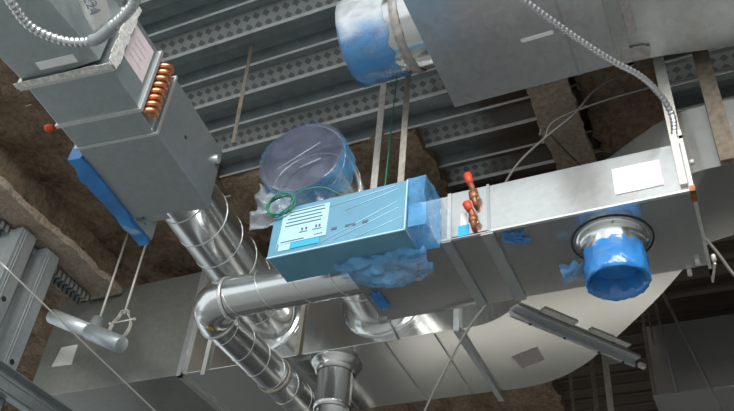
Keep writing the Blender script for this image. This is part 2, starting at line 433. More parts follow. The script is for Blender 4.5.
# ================================================================== BEAMS
mb = MB(); t = thing('steel_beam', 'deep fireproofed steel beam with pale crusty flange along the left', 'beam', (-4.92, 2.5, 3.95))
fuzzy_box(mb, -5.22, -4.72, 1.0, 4.58, 3.955, 4.02, 0.035, 0.022, seed=1)
obj('flange', mb, 'fire_pale', t, recalc=False)
mb = MB(); fuzzy_box(mb, -5.0, -4.90, 1.0, 4.58, 4.02, 4.44, 0.05, 0.03, seed=2)
obj('web', mb, 'fire', t, recalc=False)
mb = MB(); t = thing('steel_beam', 'brown fireproofed steel beam crossing behind the long box duct', 'beam', (-0.7, 2.9, 4.12))
fuzzy_box(mb, -0.845, -0.570, 1.5, 6.4, 4.12, 4.17, 0.03, 0.020, seed=5)
obj('flange', mb, 'fire_pale', t, recalc=False)
mb = MB(); fuzzy_box(mb, -0.74, -0.67, 1.5, 6.4, 4.17, 4.45, 0.05, 0.03, seed=6)
obj('web', mb, 'fire', t, recalc=False)
mb = MB(); fuzzy_box(mb, -0.55, -0.05, 1.8, 4.6, 4.36, 4.50, 0.05, 0.06, seed=16, faces='zxXyY')
struct(obj('ceiling_fireproofing', mb, 'fire', recalc=False))
# slotted deflection track under the left beam and the stud framing below it
mb = MB(); t = thing('stud_track', 'slotted galvanised track under the pale flange of the left beam', 'track', (-5.04, 3, 3.89))
mb.box(-5.10, -4.98, 1.0, 4.50, 3.925, 3.932); mb.box(-5.102, -5.099, 1.0, 4.5, 3.87, 3.932); mb.box(-4.981, -4.978, 1.0, 4.5, 3.87, 3.932)
obj('channel', mb, 'slotted', t)
def stud(y, label, z0=-CZ, holes=()):
    t = thing('metal_stud', label, 'stud', (-4.95, y, z0), 'metal studs under the left beam')
    mb = MB()
    x0, x1 = -5.08, -4.86
    mb.box(x0, x1, y - 0.115, y - 0.110, z0, 3.92); 
    mb.box(x1 - 0.005, x1, y - 0.11, y + 0.05, z0, 3.92); mb.box(x0, x0 + 0.005, y - 0.11, y + 0.05, z0, 3.92)
    mb.box(x1 - 0.03, x1, y + 0.045, y + 0.05, z0, 3.92)
    for k in (0.025, 0.05):
        mb.box(x1 - 0.001, x1 + 0.004, y - 0.11 + k, y - 0.11 + k + 0.008, z0, 3.92)
    obj('channel', mb, 'stud', t)
    for z in holes:
        mb = MB(); mb.lathe((x1 - 0.001, y - 0.02, z), (1, 0, 0), [(0, 0.022), (0.004, 0.022)], 16, True, True); obj('punched_hole', mb, 'dark', t)
    return t
stud(3.90, 'galvanised metal stud with punched hole, nearest the box duct end', holes=(2.92, 2.3))
stud(3.62, 'galvanised metal stud at the very left edge of the photo', holes=(3.3,))
mb = MB(); t = thing('bridging_channel', 'galvanised channel running back from the studs in the bottom left corner', 'channel', (-4.85, 4, 2.6))
mb.box(-4.855, -4.85, 3.3, 5.6, 2.64, 2.84); mb.box(-4.85, -4.79, 3.3, 5.6, 2.835, 2.84); mb.box(-4.85, -4.79, 3.3, 5.6, 2.64, 2.645)
obj('channel', mb, 'stud', t)
mb = MB(); mb.box(-4.852, -4.843, 3.3, 5.6, 2.69, 2.705); obj('rib', mb, 'stud', t)
mb = MB(); mb.box(-4.852, -4.843, 3.3, 5.6, 2.775, 2.79); obj('rib', mb, 'stud', t)

# ================================================================== MAIN DUCT (S-bend) behind everything
D0, D1 = 3.05, 4.03
t = thing('main_duct', 'huge galvanised rectangular main duct with S-bend under the long box', 'duct', (-2.5, 5.0, D0)); MAIN = t
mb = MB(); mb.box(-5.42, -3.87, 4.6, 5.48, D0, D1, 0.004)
obj('straight_section', mb, 'shaded', t)
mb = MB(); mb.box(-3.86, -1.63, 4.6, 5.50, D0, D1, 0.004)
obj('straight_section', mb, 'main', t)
near = curve_pts([(-1.62, 4.6, 0), (-1.45, 4.595, 0), (-1.28, 4.52, 0), (-1.10, 4.365, 0), (-0.85, 4.12, 0), (-0.60, 3.90, 0), (-0.37, 3.74, 0), (-0.20, 3.63, 0), (-0.08, 3.565, 0), (0.05, 3.525, 0), (0.3, 3.52, 0), (1.9, 3.52, 0)], 4)
far = curve_pts([(-1.62, 5.50, 0), (-1.38, 5.50, 0), (-1.145, 5.43, 0), (-0.95, 5.30, 0), (-0.80, 5.155, 0), (-0.55, 4.875, 0), (-0.31, 4.59, 0), (-0.10, 4.30, 0), (0.0, 4.18, 0), (0.10, 4.13, 0), (0.35, 4.12, 0), (1.9, 4.12, 0)], 4)
mb = MB(); prevr = None
for i in range(len(near)):
    f = min(1, i / (len(near) * 0.55)); f = f * f * (3 - 2 * f)
    zt = D1 + (3.50 - D1) * f
    a, b = near[i], far[i]
    ring = [mb.v((a.x, a.y, D0)), mb.v((b.x, b.y, D0)), mb.v((b.x, b.y, zt)), mb.v((a.x, a.y, zt))]
    if prevr:
        for k in range(4): mb.face([prevr[k], prevr[(k + 1) % 4], ring[(k + 1) % 4], ring[k]], 0)
    else: mb.face(ring)
    prevr = ring
mb.face(prevr)
obj('elbow_section', mb, 'main', t)
# flange joints and stiffening angles
mb = MB(); mb.box(-3.885, -3.845, 4.57, 5.5, D0 - 0.03, D0 + 0.001); mb.box(-3.885, -3.845, 4.565, 4.601, D0 - 0.03, D1 + 0.02)
obj('joint_flange', mb, 'duct', t)
mb = MB(); mb.box(-1.65, -1.61, 4.57, 5.60, D0 - 0.035, D0 + 0.001); mb.box(-1.65, -1.61, 4.565, 4.601, D0 - 0.03, D1 + 0.02)
obj('joint_flange', mb, 'bracket', t)
for x in (-2.17, -1.80, -2.75, -3.3):
    mb = MB(); mb.bar((x + 0.0, 4.61, D0 - 0.001), (x - 0.02, 5.49, D0 - 0.001), 0.012, 0.006, (1, 0, 0)); obj('standing_seam', mb, 'duct_dull', t)
mb = MB(); mb.bar((-1.20, 4.44, D0 - 0.012), (-0.58, 5.29, D0 - 0.012), 0.075, 0.02, (1, -0.7, 0), 0.003); mb.bar((-1.225, 4.46, D0 - 0.035), (-0.605, 5.31, D0 - 0.035), 0.02, 0.05, (1, -0.7, 0))
obj('stiffener_angle', mb, 'bracket', t)
mb = MB(); mb.bar((-1.03, 4.53, D0 - 0.006), (-0.87, 4.75, D0 - 0.006), 0.05, 0.008, (1, -0.7, 0)); obj('pale_clip', mb, 'strap_pale', t); mb = MB(); mb.bar((-0.80, 4.85, D0 - 0.006), (-0.60, 5.12, D0 - 0.006), 0.04, 0.008, (1, -0.7, 0))
obj('pale_clip', mb, 'strap_pale', t)
for s in (0.15, 0.42, 0.7, 0.9):
    mb = MB(); p = Vector((-1.225, 4.46, D0 - 0.06)).lerp(Vector((-0.605, 5.31, D0 - 0.06)), s)
    mb.lathe(p, (0, 0, 1), [(-0.006, 0.010), (0.012, 0.010)], 8, True, True); obj('bolt', mb, 'dark', t)
mb = MB(); mb.bar((-0.575, 5.31, D0 - 0.05), (-0.545, 5.35, D0 - 0.05), 0.03, 0.03, (0, 0, 1)); obj('corner_bolt', mb, 'strap_pale', t)
mb = MB(); mb.hexa([(-1.388, 5.053, D0 - 0.004), (-1.188, 4.972, D0 - 0.004), (-1.182, 5.150, D0 - 0.004), (-1.364, 5.215, D0 - 0.004), (-1.388, 5.053, D0 + 0.002), (-1.188, 4.972, D0 + 0.002), (-1.182, 5.150, D0 + 0.002), (-1.364, 5.215, D0 + 0.002)])
o = obj('sticker', mb, 'greylabel', t); o['label'] = 'dull brown paper sticker on the bend'
mb = MB(); mb.hexa([(-5.253, 4.592, 3.33), (-5.034, 4.592, 3.316), (-5.044, 4.592, 3.511), (-5.218, 4.592, 3.511), (-5.253, 4.602, 3.33), (-5.034, 4.602, 3.316), (-5.044, 4.602, 3.511), (-5.218, 4.602, 3.511)])
o = obj('sticker', mb, 'cream', t); o['label'] = 'cream paper sticker on the dull left end'
# bell-mouth taps on the near side, where the round branches enter
def tap(x, z, r):
    mb = MB(); mb.lathe((x, 4.6, z), (0, -1, 0), [(-0.002, r + 0.035), (0.006, r + 0.035), (0.012, r + 0.015), (0.03, r - 0.015), (0.07, r - 0.05), (0.12, r - 0.065)], 48)
    o = obj('tap_collar', mb, 'spiral', MAIN)
    for k in range(10):
        a = k * math.pi / 5 + 0.3
        mb = MB(); mb.lathe((x + math.cos(a) * (r + 0.02), 4.594, z + math.sin(a) * (r + 0.02)), (0, -1, 0), [(0, 0.007), (0.006, 0.005)], 8, False, True)
        obj('screw', mb, 'bracket', o)
tap(-3.17, 3.41, 0.27)
tap(-2.20, 3.41, 0.29)
# round take-off hanging from the underside
mb = MB(); mb.lathe((-2.63, 4.80, D0), (0, 0, -1), [(-0.002, 0.19), (0.012, 0.185), (0.02, 0.172), (0.055, 0.160), (0.075, 0.15), (0.085, 0.138)], 40)
o = obj('takeoff_collar', mb, 'spiral', t)
mb = MB(); mb.lathe((-2.63, 4.80, D0 - 0.075), (0, 0, -1), [(0, 0.132), (0.26, 0.132), (0.265, 0.137), (0.275, 0.137), (0.28, 0.132), (0.30, 0.132), (0.302, 0.12), (0.05, 0.12)], 40)
obj('takeoff_pipe', mb, 'spiral', t)
mb = MB(); mb.lathe((-2.63, 4.80, D0 - 0.02), (0, 0, -1), [(0, 0.115), (0.002, 0.001)], 24)
obj('dark_throat', mb, 'dark', t)

# far low duct in the bottom right
mb = MB(); t = thing('rectangular_duct', 'pale galvanised duct crossing the bottom right corner in the shadow', 'duct', (1, 6.6, 3.3))
mb.box(-0.62, 3.5, 6.35, 7.9, 3.30, 3.93, 0.004); obj('duct_body', mb, 'duct_bright', t)
mb = MB(); mb.box(0.3, 0.34, 6.33, 7.92, 3.28, 3.95); obj('joint_flange', mb, 'seam', t)

# ================================================================== UPPER LEFT TERMINAL UNIT
ang = math.atan2(0.105, 1.0)
TA = Matrix.Translation((-2.745, 1.857, 0)) @ Matrix.Rotation(ang, 4, 'Z')
A0, A1 = 3.10, 3.545
t = thing('terminal_unit', 'galvanised terminal box with copper coil bends in the upper left', 'air terminal', (-2.76, 2.4, A0)); TU = t
mb = MB(); mb.box(-3.005, -2.53, 0.45, 1.845, A0 + 0.015, A1 - 0.02, 0.004)
obj('inlet_plenum', mb, 'duct_dull', t)
mb = MB(TA); mb.box(-0.252, 0.250, 0.005, 0.30, A0, A1, 0.004); obj('coil_casing', mb, 'duct_dull', t)
mb = MB(TA); mb.box(-0.250, 0.235, 0.305, 0.48, A0 + 0.004, A1, 0.004); obj('coil_casing', mb, 'duct_dull', t)
mb = MB(TA); mb.box(-0.252, 0.252, 0.485, 1.11, A0, A1, 0.004); obj('body', mb, 'duct_dull', t)
def frame(x0, x1, y0, y1, z0, z1, p):
    mb.box(x0 - p, x1 + p, y0, y1, z0 - p, z0 + 0.001); mb.box(x0 - p, x1 + p, y0, y1, z1 - 0.001, z1 + p)
    mb.box(x0 - p, x0 + 0.001, y0, y1, z0, z1); mb.box(x1 - 0.001, x1 + p, y0, y1, z0, z1)
mb = MB(TA); frame(-0.252, 0.252, 0.292, 0.312, A0, A1, 0.012); obj('joint_flange', mb, 'seam', t)
mb = MB(TA); frame(-0.252, 0.252, 0.474, 0.490, A0, A1, 0.009); obj('joint_flange', mb, 'seam', t)
mb = MB(TA)
frame(-0.262, 0.258, -0.018, 0.022, A0, A1, 0.022)
o = obj('joint_flange', mb, 'seam', t)
mb = MB(TA)
def rag(a, b, w, h, n, side):
    for i in range(n):
        s0, s1 = i / n, (i + 1.15) / n
        p, q = Vector(a).lerp(Vector(b), s0), Vector(a).lerp(Vector(b), min(1, s1))
        k = random.uniform(0.75, 1.1)
        mb.bar(p, q, w * k, h * random.uniform(0.7, 1.2), side)
rag((-0.29, -0.015, A0 - 0.024), (0.275, -0.015, A0 - 0.024), 0.04, 0.006, 14, (0, 1, 0))
rag((0.285, -0.015, A0 - 0.02), (0.285, -0.015, A1 + 0.02), 0.085, 0.005, 10, (0, 1, 0))
o2 = obj('sealant', mb, 'sealant', t)
mb = MB(TA); mb.box(0.2505, 0.2535, 0.06, 0.25, 3.245, 3.50)
o = obj('sticker', mb, 'pink', t); o['label'] = 'pale pink label on the right side'
for k in range(4):
    mb2 = MB(TA); mb2.box(0.253, 0.2545, 0.09, 0.21 - 0.02 * (k % 2), 3.30 + 0.045 * k, 3.306 + 0.045 * k); obj('printed_line', mb2, 'faint_ink', o)
mb = MB(TA); mb.box(-0.12, 0.10, -0.10, -0.055, A0 + 0.009, A0 + 0.016)  # white strip stands in for a highlight on the metal
o = obj('sticker', mb, 'white', t); o['label'] = 'highlight under the plenum, painted as a white strip'
# copper return bends down the right side of the coil
for k in range(8):
    z = A0 + 0.035 + k * 0.051
    mb = MB(TA)
    pts = [(0.235 + 0.048 * math.sin(a), 0.385 - 0.038 * math.cos(a), z + 0.042 * (a / math.pi)) for a in [math.pi * i / 10 for i in range(11)]]
    mb.tube(curve_pts(pts, 2), 0.017, 10); obj('copper_bend', mb, 'copper', t)
# copper stub with red cap on the left side
mb = MB(TA); mb.tube([(-0.24, 0.36, A0 + 0.05), (-0.325, 0.335, A0 + 0.035)], 0.013, 10); obj('copper_stub', mb, 'copper_old', t)
mb = MB(TA); mb.lathe((-0.315, 0.338, A0 + 0.037), (-0.98, -0.25, -0.15), [(0, 0.019), (0.035, 0.021), (0.05, 0.017), (0.055, 0.006)], 12, True, True); obj('red_cap', mb, 'red', t)
# slim control panel under blue film on the left side
mb = MB(TA); mb.box(-0.335, -0.253, 0.57, 1.33, A0 + 0.005, A0 + 0.36, 0.004); cp = obj('control_panel', mb, 'duct_dull', t)
mb = MB(TA)
def crumple(x0, x1, y0, y1, z0, z1, step, amp, seed, faces='xXyYzZ'):
    fuzzy_box(mb, x0, x1, y0, y1, z0, z1, step, amp, seed=seed, faces=faces, creased=True)
crumple(-0.352, -0.258, 0.55, 1.345, A0 - 0.012, A0 + 0.37, 0.03, 0.012, 21, 'xyzYX')
obj('plastic_wrap', mb, 'film_deep', cp, recalc=False)
mb = MB(TA); mb.box(-0.20, -0.05, 1.11, 1.19, A0 + 0.03, A0 + 0.06); mb.box(0.05, 0.22, 1.11, 1.14, A0 + 0.02, A0 + 0.40); 
obj('end_rail', mb, 'duct', t)
mb = MB(TA); mb.lathe((0.262, 1.05, A0 + 0.33), (1, 0, 0), [(-0.01, 0.028), (0.012, 0.028), (0.018, 0.02)], 16, False, True); obj('knob', mb, 'bracket', t)
mb = MB(TA); mb.lathe((0.251, 0.72, A0 + 0.20), (1, 0, 0), [(0, 0.012), (0.003, 0.012)], 12, False, True); obj('hole', mb, 'dark', t)

# tag hanging by the plenum
t2 = thing('hanging_tag', 'grey card tag with handwritten marks hanging beside the conduit', 'tag', (-2.40, 1.56, 3.1))
mb = MB(); mb.hexa([(-2.425, 1.675, 3.085), (-2.41, 1.67, 3.085), (-2.31, 1.65, 3.12), (-2.32, 1.66, 3.12), (-2.48, 1.46, 3.24), (-2.47, 1.455, 3.24), (-2.29, 1.43, 3.24), (-2.30, 1.44, 3.24)])
tagc = obj('card', mb, 'duct_bright', t2)
cu = bpy.data.curves.new('handwriting', 'FONT'); cu.body = 'E24'; cu.size = 0.062; cu.extrude = 0.001
tx = bpy.data.objects.new('handwriting', cu); COL.objects.link(tx)
dg = bpy.context.evaluated_depsgraph_get()
me = bpy.data.meshes.new_from_object(tx.evaluated_get(dg)); bpy.data.objects.remove(tx)
hw = bpy.data.objects.new('handwriting', me); COL.objects.link(hw); me.materials.append(M['ink'])
hw.parent = t2
# lettering runs up the card, on the face turned to the room
U = (Vector((-2.36, 1.662, 3.10)) - Vector((-2.38, 1.45, 3.24))).normalized(); V = (Vector((-2.29, 1.43, 3.24)) - Vector((-2.48, 1.46, 3.24))); V = (V - U * V.dot(U)).normalized(); Nn = U.cross(V)
mm = Matrix.Identity(4)
for i in range(3): mm[i][0] = U[i]; mm[i][1] = V[i]; mm[i][2] = Nn[i]
p0 = Vector((-2.40, 1.53, 3.155)) - ORG[t2.name]
for i in range(3): mm[i][3] = p0[i]
hw.matrix_local = mm

# strap hanger of the unit
def strap(p, z0, w, mat, label, side=(1, 0, 0), z1=DECK, group='hanger straps from the deck', tilt=(0, 0)):
    mb = MB(); mb.bar((p[0], p[1], z0), (p[0] + tilt[0], p[1] + tilt[1], z1), w, 0.005, side)
    return tag(obj('hanger_strap', mb, mat), label, 'hanger strap', group)
strap((-2.475, 2.90), 3.50, 0.028, 'strap_dark', 'thin brownish strap from deck to the terminal box corner', (1, 0, 0), tilt=(-0.05, 0))

# round spiral branch from the terminal unit into the main duct
mb = MB(); a = TA @ Vector((0.0, 1.10, 3.315)); b = Vector((-3.15, 4.59, 3.40))
b = Vector((-3.10, 4.59, 3.39))
spiral_duct(mb, a, b, 0.195, 0.25, 36, 0.005)
obj_sp = tag(obj('spiral_duct', mb, ['spiral', 'seam']), 'round spiral duct running from the upper left terminal box into the main duct', 'round duct')

# ================================================================== LONG TERMINAL BOX (centre right)
B0, B1, BY0, BY1 = 2.70, 3.0, 3.24, 3.865
t = thing('terminal_unit', 'long pale galvanised terminal box with blue wrapped outlet in the centre', 'air terminal', (-0.9, 3.55, B0)); BU = t
mb = MB(); mb.box(-1.836, -1.19, BY0, BY1, B0, B1, 0.004); obj('body', mb, 'duct_bright', t)
mb = MB(); mb.box(-1.19, -0.985, BY0 - 0.004, BY1 + 0.004, B0 - 0.004, B1 + 0.01, 0.003); obj('coil_casing', mb, 'duct_bright', t)
mb = MB(); mb.box(-0.985, 0.0, BY0 + 0.002, BY1, B0, B1 + 0.012, 0.004); obj('outlet_plenum', mb, 'duct_bright', t)
mb = MB(); mb.box(-1.245, -1.19, BY0, BY1, B0 - 0.016, B0 + 0.001); obj('joint_flange', mb, 'duct_dull', t)
mb = MB(); mb.box(-1.03, -0.965, BY0, BY1, B0 - 0.018, B0 + 0.001); obj('joint_flange', mb, 'duct_dull', t); mb = MB(); mb.box(-0.992, -0.978, BY0 - 0.008, BY0 + 0.002, B0, B1 + 0.015); obj('joint_flange', mb, 'duct_dull', t)
mb = MB(); mb.box(-1.21, -1.19, BY0 - 0.006, BY0 + 0.001, B0, B1 + 0.01); obj('joint_flange', mb, 'seam', t)
mb = MB(); mb.box(-1.83, 0.0, BY0 - 0.004, BY0 + 0.012, B0 - 0.006, B0 + 0.006); obj('bottom_lip', mb, 'seam', t)
mb = MB()
mb.box(-0.005, 0.012, BY0 - 0.03, BY1 + 0.05, B0 - 0.03, B0 + 0.002); mb.box(-0.005, 0.012, BY0 - 0.03, BY0 + 0.012, B0 - 0.03, B1 + 0.07); mb.box(-0.005, 0.012, BY1 - 0.01, BY1 + 0.05, B0 - 0.03, B1 + 0.03); mb.box(-0.005, 0.012, BY0 - 0.03, BY1 + 0.05, B1 + 0.01, B1 + 0.03)
obj('end_flange', mb, 'seam', t)
mb = MB(); mb.box(-0.045, -0.012, BY0 - 0.02, BY0 + 0.002, B0 + 0.03, B1 + 0.06); mb.lathe((0.018, BY0 - 0.01, 2.86), (1, 0, 0), [(0, 0.014), (0.02, 0.014)], 6, True, True)
obj('corner_bracket', mb, 'strap_pale', t)
mb = MB(); mb.box(-0.01, 0.016, BY0 - 0.035, BY0 + 0.05, B0 - 0.035, B0 - 0.002); o = obj('rust_patch', mb, 'copper_old', t); o['label'] = 'rusty corner of the end flange'
mb = MB()
mb.bar((0.03, 3.80, B0 - 0.03), (0.0, 3.96, B0 - 0.03), 0.03, 0.01, (0, 0, 1)); obj('clamp', mb, 'strap_pale', t)
for x, y in ((-0.05, 3.80), (0.03, 3.79), (-0.10, 3.88)):
    mb = MB(); mb.lathe((x, y, B0 + 0.004), (0, 0, -1), [(0, 0.012), (0.035, 0.012)], 8, False, True); obj('bolt', mb, 'strap_pale', t)
mb = MB(); mb.box(-0.344, -0.115, BY0 - 0.003, BY0 + 0.001, 2.765, 2.93)
o = obj('sticker', mb, 'white', t); o['label'] = 'large white label with pink right edge'
mb = MB(); mb.box(-0.165, -0.115, BY0 - 0.0045, BY0 - 0.003, 2.767, 2.928); obj('pink_edge', mb, 'pink_print', o)
mb = MB(); mb.hexa([(-1.317, BY0 - 0.004, 2.712), (-1.262, BY0 - 0.004, 2.712), (-1.262, BY0 + 0.001, 2.712), (-1.317, BY0 + 0.001, 2.712), (-1.297, BY0 - 0.004, 2.91), (-1.252, BY0 - 0.004, 2.91), (-1.252, BY0 + 0.001, 2.91), (-1.297, BY0 + 0.001, 2.91)])
o = obj('sticker', mb, 'white', t); o['label'] = 'narrow white strip label beside the blue wrap'
mb = MB(); mb.box(-1.15, -1.09, BY0 - 0.007, BY0 - 0.003, 2.70, 2.77); mb.box(-1.135, -1.105, BY0 - 0.007, BY0 - 0.003, 2.77, 2.85, mi=1)
o = obj('sticker', mb, ['cyan', 'white'], t); o['label'] = 'small cyan and white sticker under the copper pipes'
# copper coil connections with red caps
mb = MB()
mb.tube(curve_pts([(-1.055, BY0 + 0.01, 2.72), (-1.055, BY0 - 0.035, 2.735), (-1.06, BY0 - 0.04, 2.80), (-1.075, BY0 - 0.05, 2.845)], 6), 0.017, 10); mb.lathe((-1.055, BY0 - 0.038, 2.745), (0, 0, 1), [(0, 0.018), (0.01, 0.026), (0.03, 0.026), (0.04, 0.018)], 12)
obj('copper_pipe', mb, 'copper_old', t)
mb = MB()
mb.tube(curve_pts([(-1.04, BY0 + 0.01, 2.87), (-1.045, BY0 - 0.035, 2.88), (-1.055, BY0 - 0.04, 2.96), (-1.07, BY0 - 0.04, 3.02)], 6), 0.016, 10); mb.lathe((-1.05, BY0 - 0.04, 2.90), (-0.1, 0, 1), [(0, 0.016), (0.01, 0.025), (0.05, 0.025), (0.06, 0.016)], 12)
obj('copper_pipe', mb, 'copper_old', t)
mb = MB(); mb.lathe((-1.07, BY0 - 0.04, 3.015), (-0.25, 0, 1), [(0, 0.017), (0.04, 0.022), (0.07, 0.024), (0.078, 0.012)], 12, True, True); obj('red_cap', mb, 'red', t)
mb = MB(); mb.lathe((-1.068, BY0 - 0.048, 2.82), (-0.35, -0.15, 1), [(0, 0.018), (0.03, 0.023), (0.055, 0.024), (0.062, 0.012)], 12, True, True); obj('red_cap', mb, 'red', t)
# hanger angle at the left lower corner, bits of film on the underside
mb = MB(); mb.box(-1.86, -1.80, 3.83, 3.87, B0 - 0.012, B0 + 0.03); mb.tube([(-1.80, 3.85, B0), (-1.79, 4.0, B0 - 0.05)], 0.008, 6); obj('corner_clip', mb, 'bracket', t)
mb = MB(); mb.sheet(lambda u, v: Vector((-1.80 + 0.07 * u + 0.03 * noise.noise(Vector((v * 3, 2, 1))), 3.56 + 0.17 * v + 0.03 * noise.noise(Vector((u * 3, 7, 1))), B0 - 0.012 + 0.012 * noise.noise(Vector((u * 4, v * 4, 41))))), 8, 10); obj('plastic_scrap', mb, 'film_deep', t, recalc=False)
mb = MB(); mb.sheet(lambda u, v: Vector((-0.93 + 0.11 * u + 0.04 * noise.noise(Vector((v * 3, 2, 5))), BY0 + 0.03 + 0.10 * v + 0.04 * noise.noise(Vector((u * 3, 7, 5))), B0 - 0.012 + 0.012 * noise.noise(Vector((u * 4, v * 4, 44))))), 10, 8); obj('plastic_scrap', mb, 'film_deep', t, recalc=False)
# outlet collar, wrapped in blue film
oc = (-0.42, 3.505)
mb = MB(); mb.lathe((*oc, B0), (0, 0, -1), [(-0.001, 0.205), (0.004, 0.205), (0.004, 0.197)], 48); obj('cut_ring', mb, 'dark', t)
mb = MB(); mb.lathe((*oc, B0), (0, 0, -1), [(0.0, 0.180), (0.008, 0.180), (0.012, 0.165), (0.03, 0.152), (0.05, 0.143), (0.23, 0.140), (0.235, 0.130), (0.02, 0.130)], 48)
col = obj('outlet_collar', mb, 'spiral', t)
for k in range(8):
    a = k * math.pi / 4 + 0.2; mb = MB(); mb.lathe((oc[0] + 0.168 * math.cos(a), oc[1] + 0.168 * math.sin(a), B0 - 0.010), (0, 0, -1), [(0, 0.008), (0.008, 0.006)], 8, False, True); obj('screw', mb, 'bracket', col)
mb = MB()
def wob(k, i, a, r, s=0.0, amp=0.010): 
    return r + amp * noise.noise(Vector((math.cos(a) * 3 + s, math.sin(a) * 3, k * 1.3))) + amp * 0.6 * noise.noise(Vector((math.cos(a) * 9 + s, math.sin(a) * 9, k * 2.1)))
rings = mb.lathe((*oc, B0), (0, 0, -1), [(0.05 , 0.150), (0.09, 0.151), (0.13, 0.152), (0.17, 0.155), (0.20, 0.157), (0.235, 0.158), (0.26, 0.156), (0.268, 0.146), (0.255, 0.136), (0.22, 0.116), (0.16, 0.108)], 72, fn=lambda k, i, a, r: wob(k, i, a, r, 2.0))
for i in range(72):   # ragged upper edge
    a = 2 * math.pi * i / 72
    k = max(0, noise.noise(Vector((math.cos(a) * 2.2 + 5, math.sin(a) * 2.2, 0.7))))
    rings[0][i].co.z -= 0.02 + 0.12 * k; rings[1][i].co.z -= 0.01 + 0.06 * k
obj('plastic_wrap', mb, 'film_deep', col, recalc=False)
mb = MB(); mb.lathe((*oc, B0 - 0.165), (0, 0, -1), [(0, 0.150), (0.006, 0.06), (0.02, 0.001)], 40); obj('plastic_cover', mb, 'film_deep', col, recalc=False)
mb = MB(); mb.sheet(lambda u, v: Vector((-0.57 - 0.13 * u + 0.02 * noise.noise(Vector((u * 3, v * 3, 1))), 3.50 + 0.10 * v + 0.02 * noise.noise(Vector((u * 3, v * 3, 5))), 2.60 - 0.06 * u * v + 0.03 * noise.noise(Vector((u * 4, v * 4, 9))))), 10, 10)
obj('plastic_flap', mb, 'film', col, recalc=False)

# controls enclosure on the near side, wrapped in blue film
EX0, EX1, EY0, EY1, EZ0, EZ1 = -2.145, -1.35, 3.005, 3.238, 2.626, 2.96
mb = MB(); mb.box(EX0, EX1, EY0, EY1, EZ0, EZ1, 0.006); en = obj('controls_enclosure', mb, 'bluebox', t)
en['label'] = 'controls box wrapped in pale blue film'
mb = MB()
mb.box(EX0, EX1, EY0 - 0.003, EY0 + 0.005, EZ0 - 0.003, EZ0 + 0.005); mb.box(EX1 - 0.004, EX1 + 0.003, EY0 - 0.003, EY0 + 0.005, EZ0, EZ1)
obj('pale_edge', mb, 'blueedge', en)
mb = MB(); mb.box(-2.085, -1.80, EY0 - 0.004, EY0 + 0.001, EZ0 + 0.075, EZ0 + 0.30); mb.box(-2.08, -2.01, EY0 - 0.004, EY0 + 0.001, EZ0 + 0.03, EZ0 + 0.072)
lb = obj('label_sheet', mb, 'lightblue', en)
mb = MB(); mb.box(-2.005, -1.835, EY0 - 0.005, EY0 - 0.001, EZ0 + 0.032, EZ0 + 0.070); obj('blue_band', mb, 'cyan', lb)
mb = MB()
for k in range(5):
    z = EZ0 + 0.285 - 0.024 * k
    mb.box(-2.06 + 0.02 * random.random(), -1.82 - 0.03 * random.random(), EY0 - 0.0055, EY0 - 0.003, z, z + 0.007)
mb.box(-2.07, -1.93, EY0 - 0.0055, EY0 - 0.003, EZ0 + 0.083, EZ0 + 0.089)
mb.box(-1.965, -1.915, EY0 - 0.0055, EY0 - 0.003, EZ0 + 0.128, EZ0 + 0.134); mb.box(-1.885, -1.83, EY0 - 0.0055, EY0 - 0.003, EZ0 + 0.128, EZ0 + 0.134)
mb.box(-1.87, -1.82, EY0 - 0.0055, EY0 - 0.003, EZ0 + 0.092, EZ0 + 0.097)
for x in (-1.955, -1.93, -1.87, -1.85):
    mb.box(x, x + 0.012, EY0 - 0.0055, EY0 - 0.003, EZ0 + 0.142, EZ0 + 0.160)
for x, w in ((-1.77, 0.03), (-1.69, 0.06), (-1.59, 0.03)):
    mb.box(x, x + w, EY0 - 0.0035, EY0 - 0.001, EZ0 + 0.10, EZ0 + 0.115)
obj('printed_text', mb, 'ink', lb)
mb = MB()   # taut film creases over the face, their highlights put in as pale colour
for (x0, z0, x1, z1) in ((-1.86, 0.02, -1.40, 0.20), (-1.75, 0.03, -1.39, 0.155), (-1.80, 0.27, -1.42, 0.31), (-1.70, 0.22, -1.40, 0.285), (-2.10, 0.03, -2.08, 0.20), (-1.62, 0.015, -1.37, 0.09)):
    mb.tube([(x0, EY0 - 0.001, EZ0 + z0), (x1, EY0 - 0.001, EZ0 + z1)], 0.0028, 5)
obj('film_crease', mb, 'blueedge', en)
mb = MB(); crumple(-1.352, -1.25, 3.015, 3.232, 2.65, 2.985, 0.022, 0.013, 51, 'XyzYx'); obj('plastic_wrap', mb, 'film', en, recalc=False)
mb = MB(); mb.sheet(lambda u, v: Vector((-1.80 + 0.50 * u + 0.03 * noise.noise(Vector((u * 4, v * 4, 2))), 3.14 + 0.22 * v - 0.05 * v * abs(u - 0.6) * 2, 2.614 - 0.035 * math.sin(v * 2.6) - 0.05 * math.sin(u * 3.1) * v + 0.035 * noise.noise(Vector((u * 6, v * 5, 4))) + 0.015 * noise.noise(Vector((u * 15, v * 12, 7))))), 40, 22)
obj('plastic_wrap', mb, 'film', en, recalc=False)
mb = MB(); mb.sheet(lambda u, v: Vector((-1.62 + 0.30 * u, 3.20 + 0.18 * v, 2.585 + 0.03 * math.sin(u * 6) * (1 - v) + 0.03 * noise.noise(Vector((u * 5, v * 5, 14))))), 24, 14)
obj('plastic_wrap', mb, 'film_pale', en, recalc=False)
mb = MB(); mb.sheet(lambda u, v: Vector((-1.37 + 0.24 * u, 3.25 + 0.10 * v, 2.99 + 0.04 * v * (1 - u) + 0.04 * noise.noise(Vector((u * 5, v * 5, 24))))), 20, 10)
obj('plastic_wrap', mb, 'film', en, recalc=False)

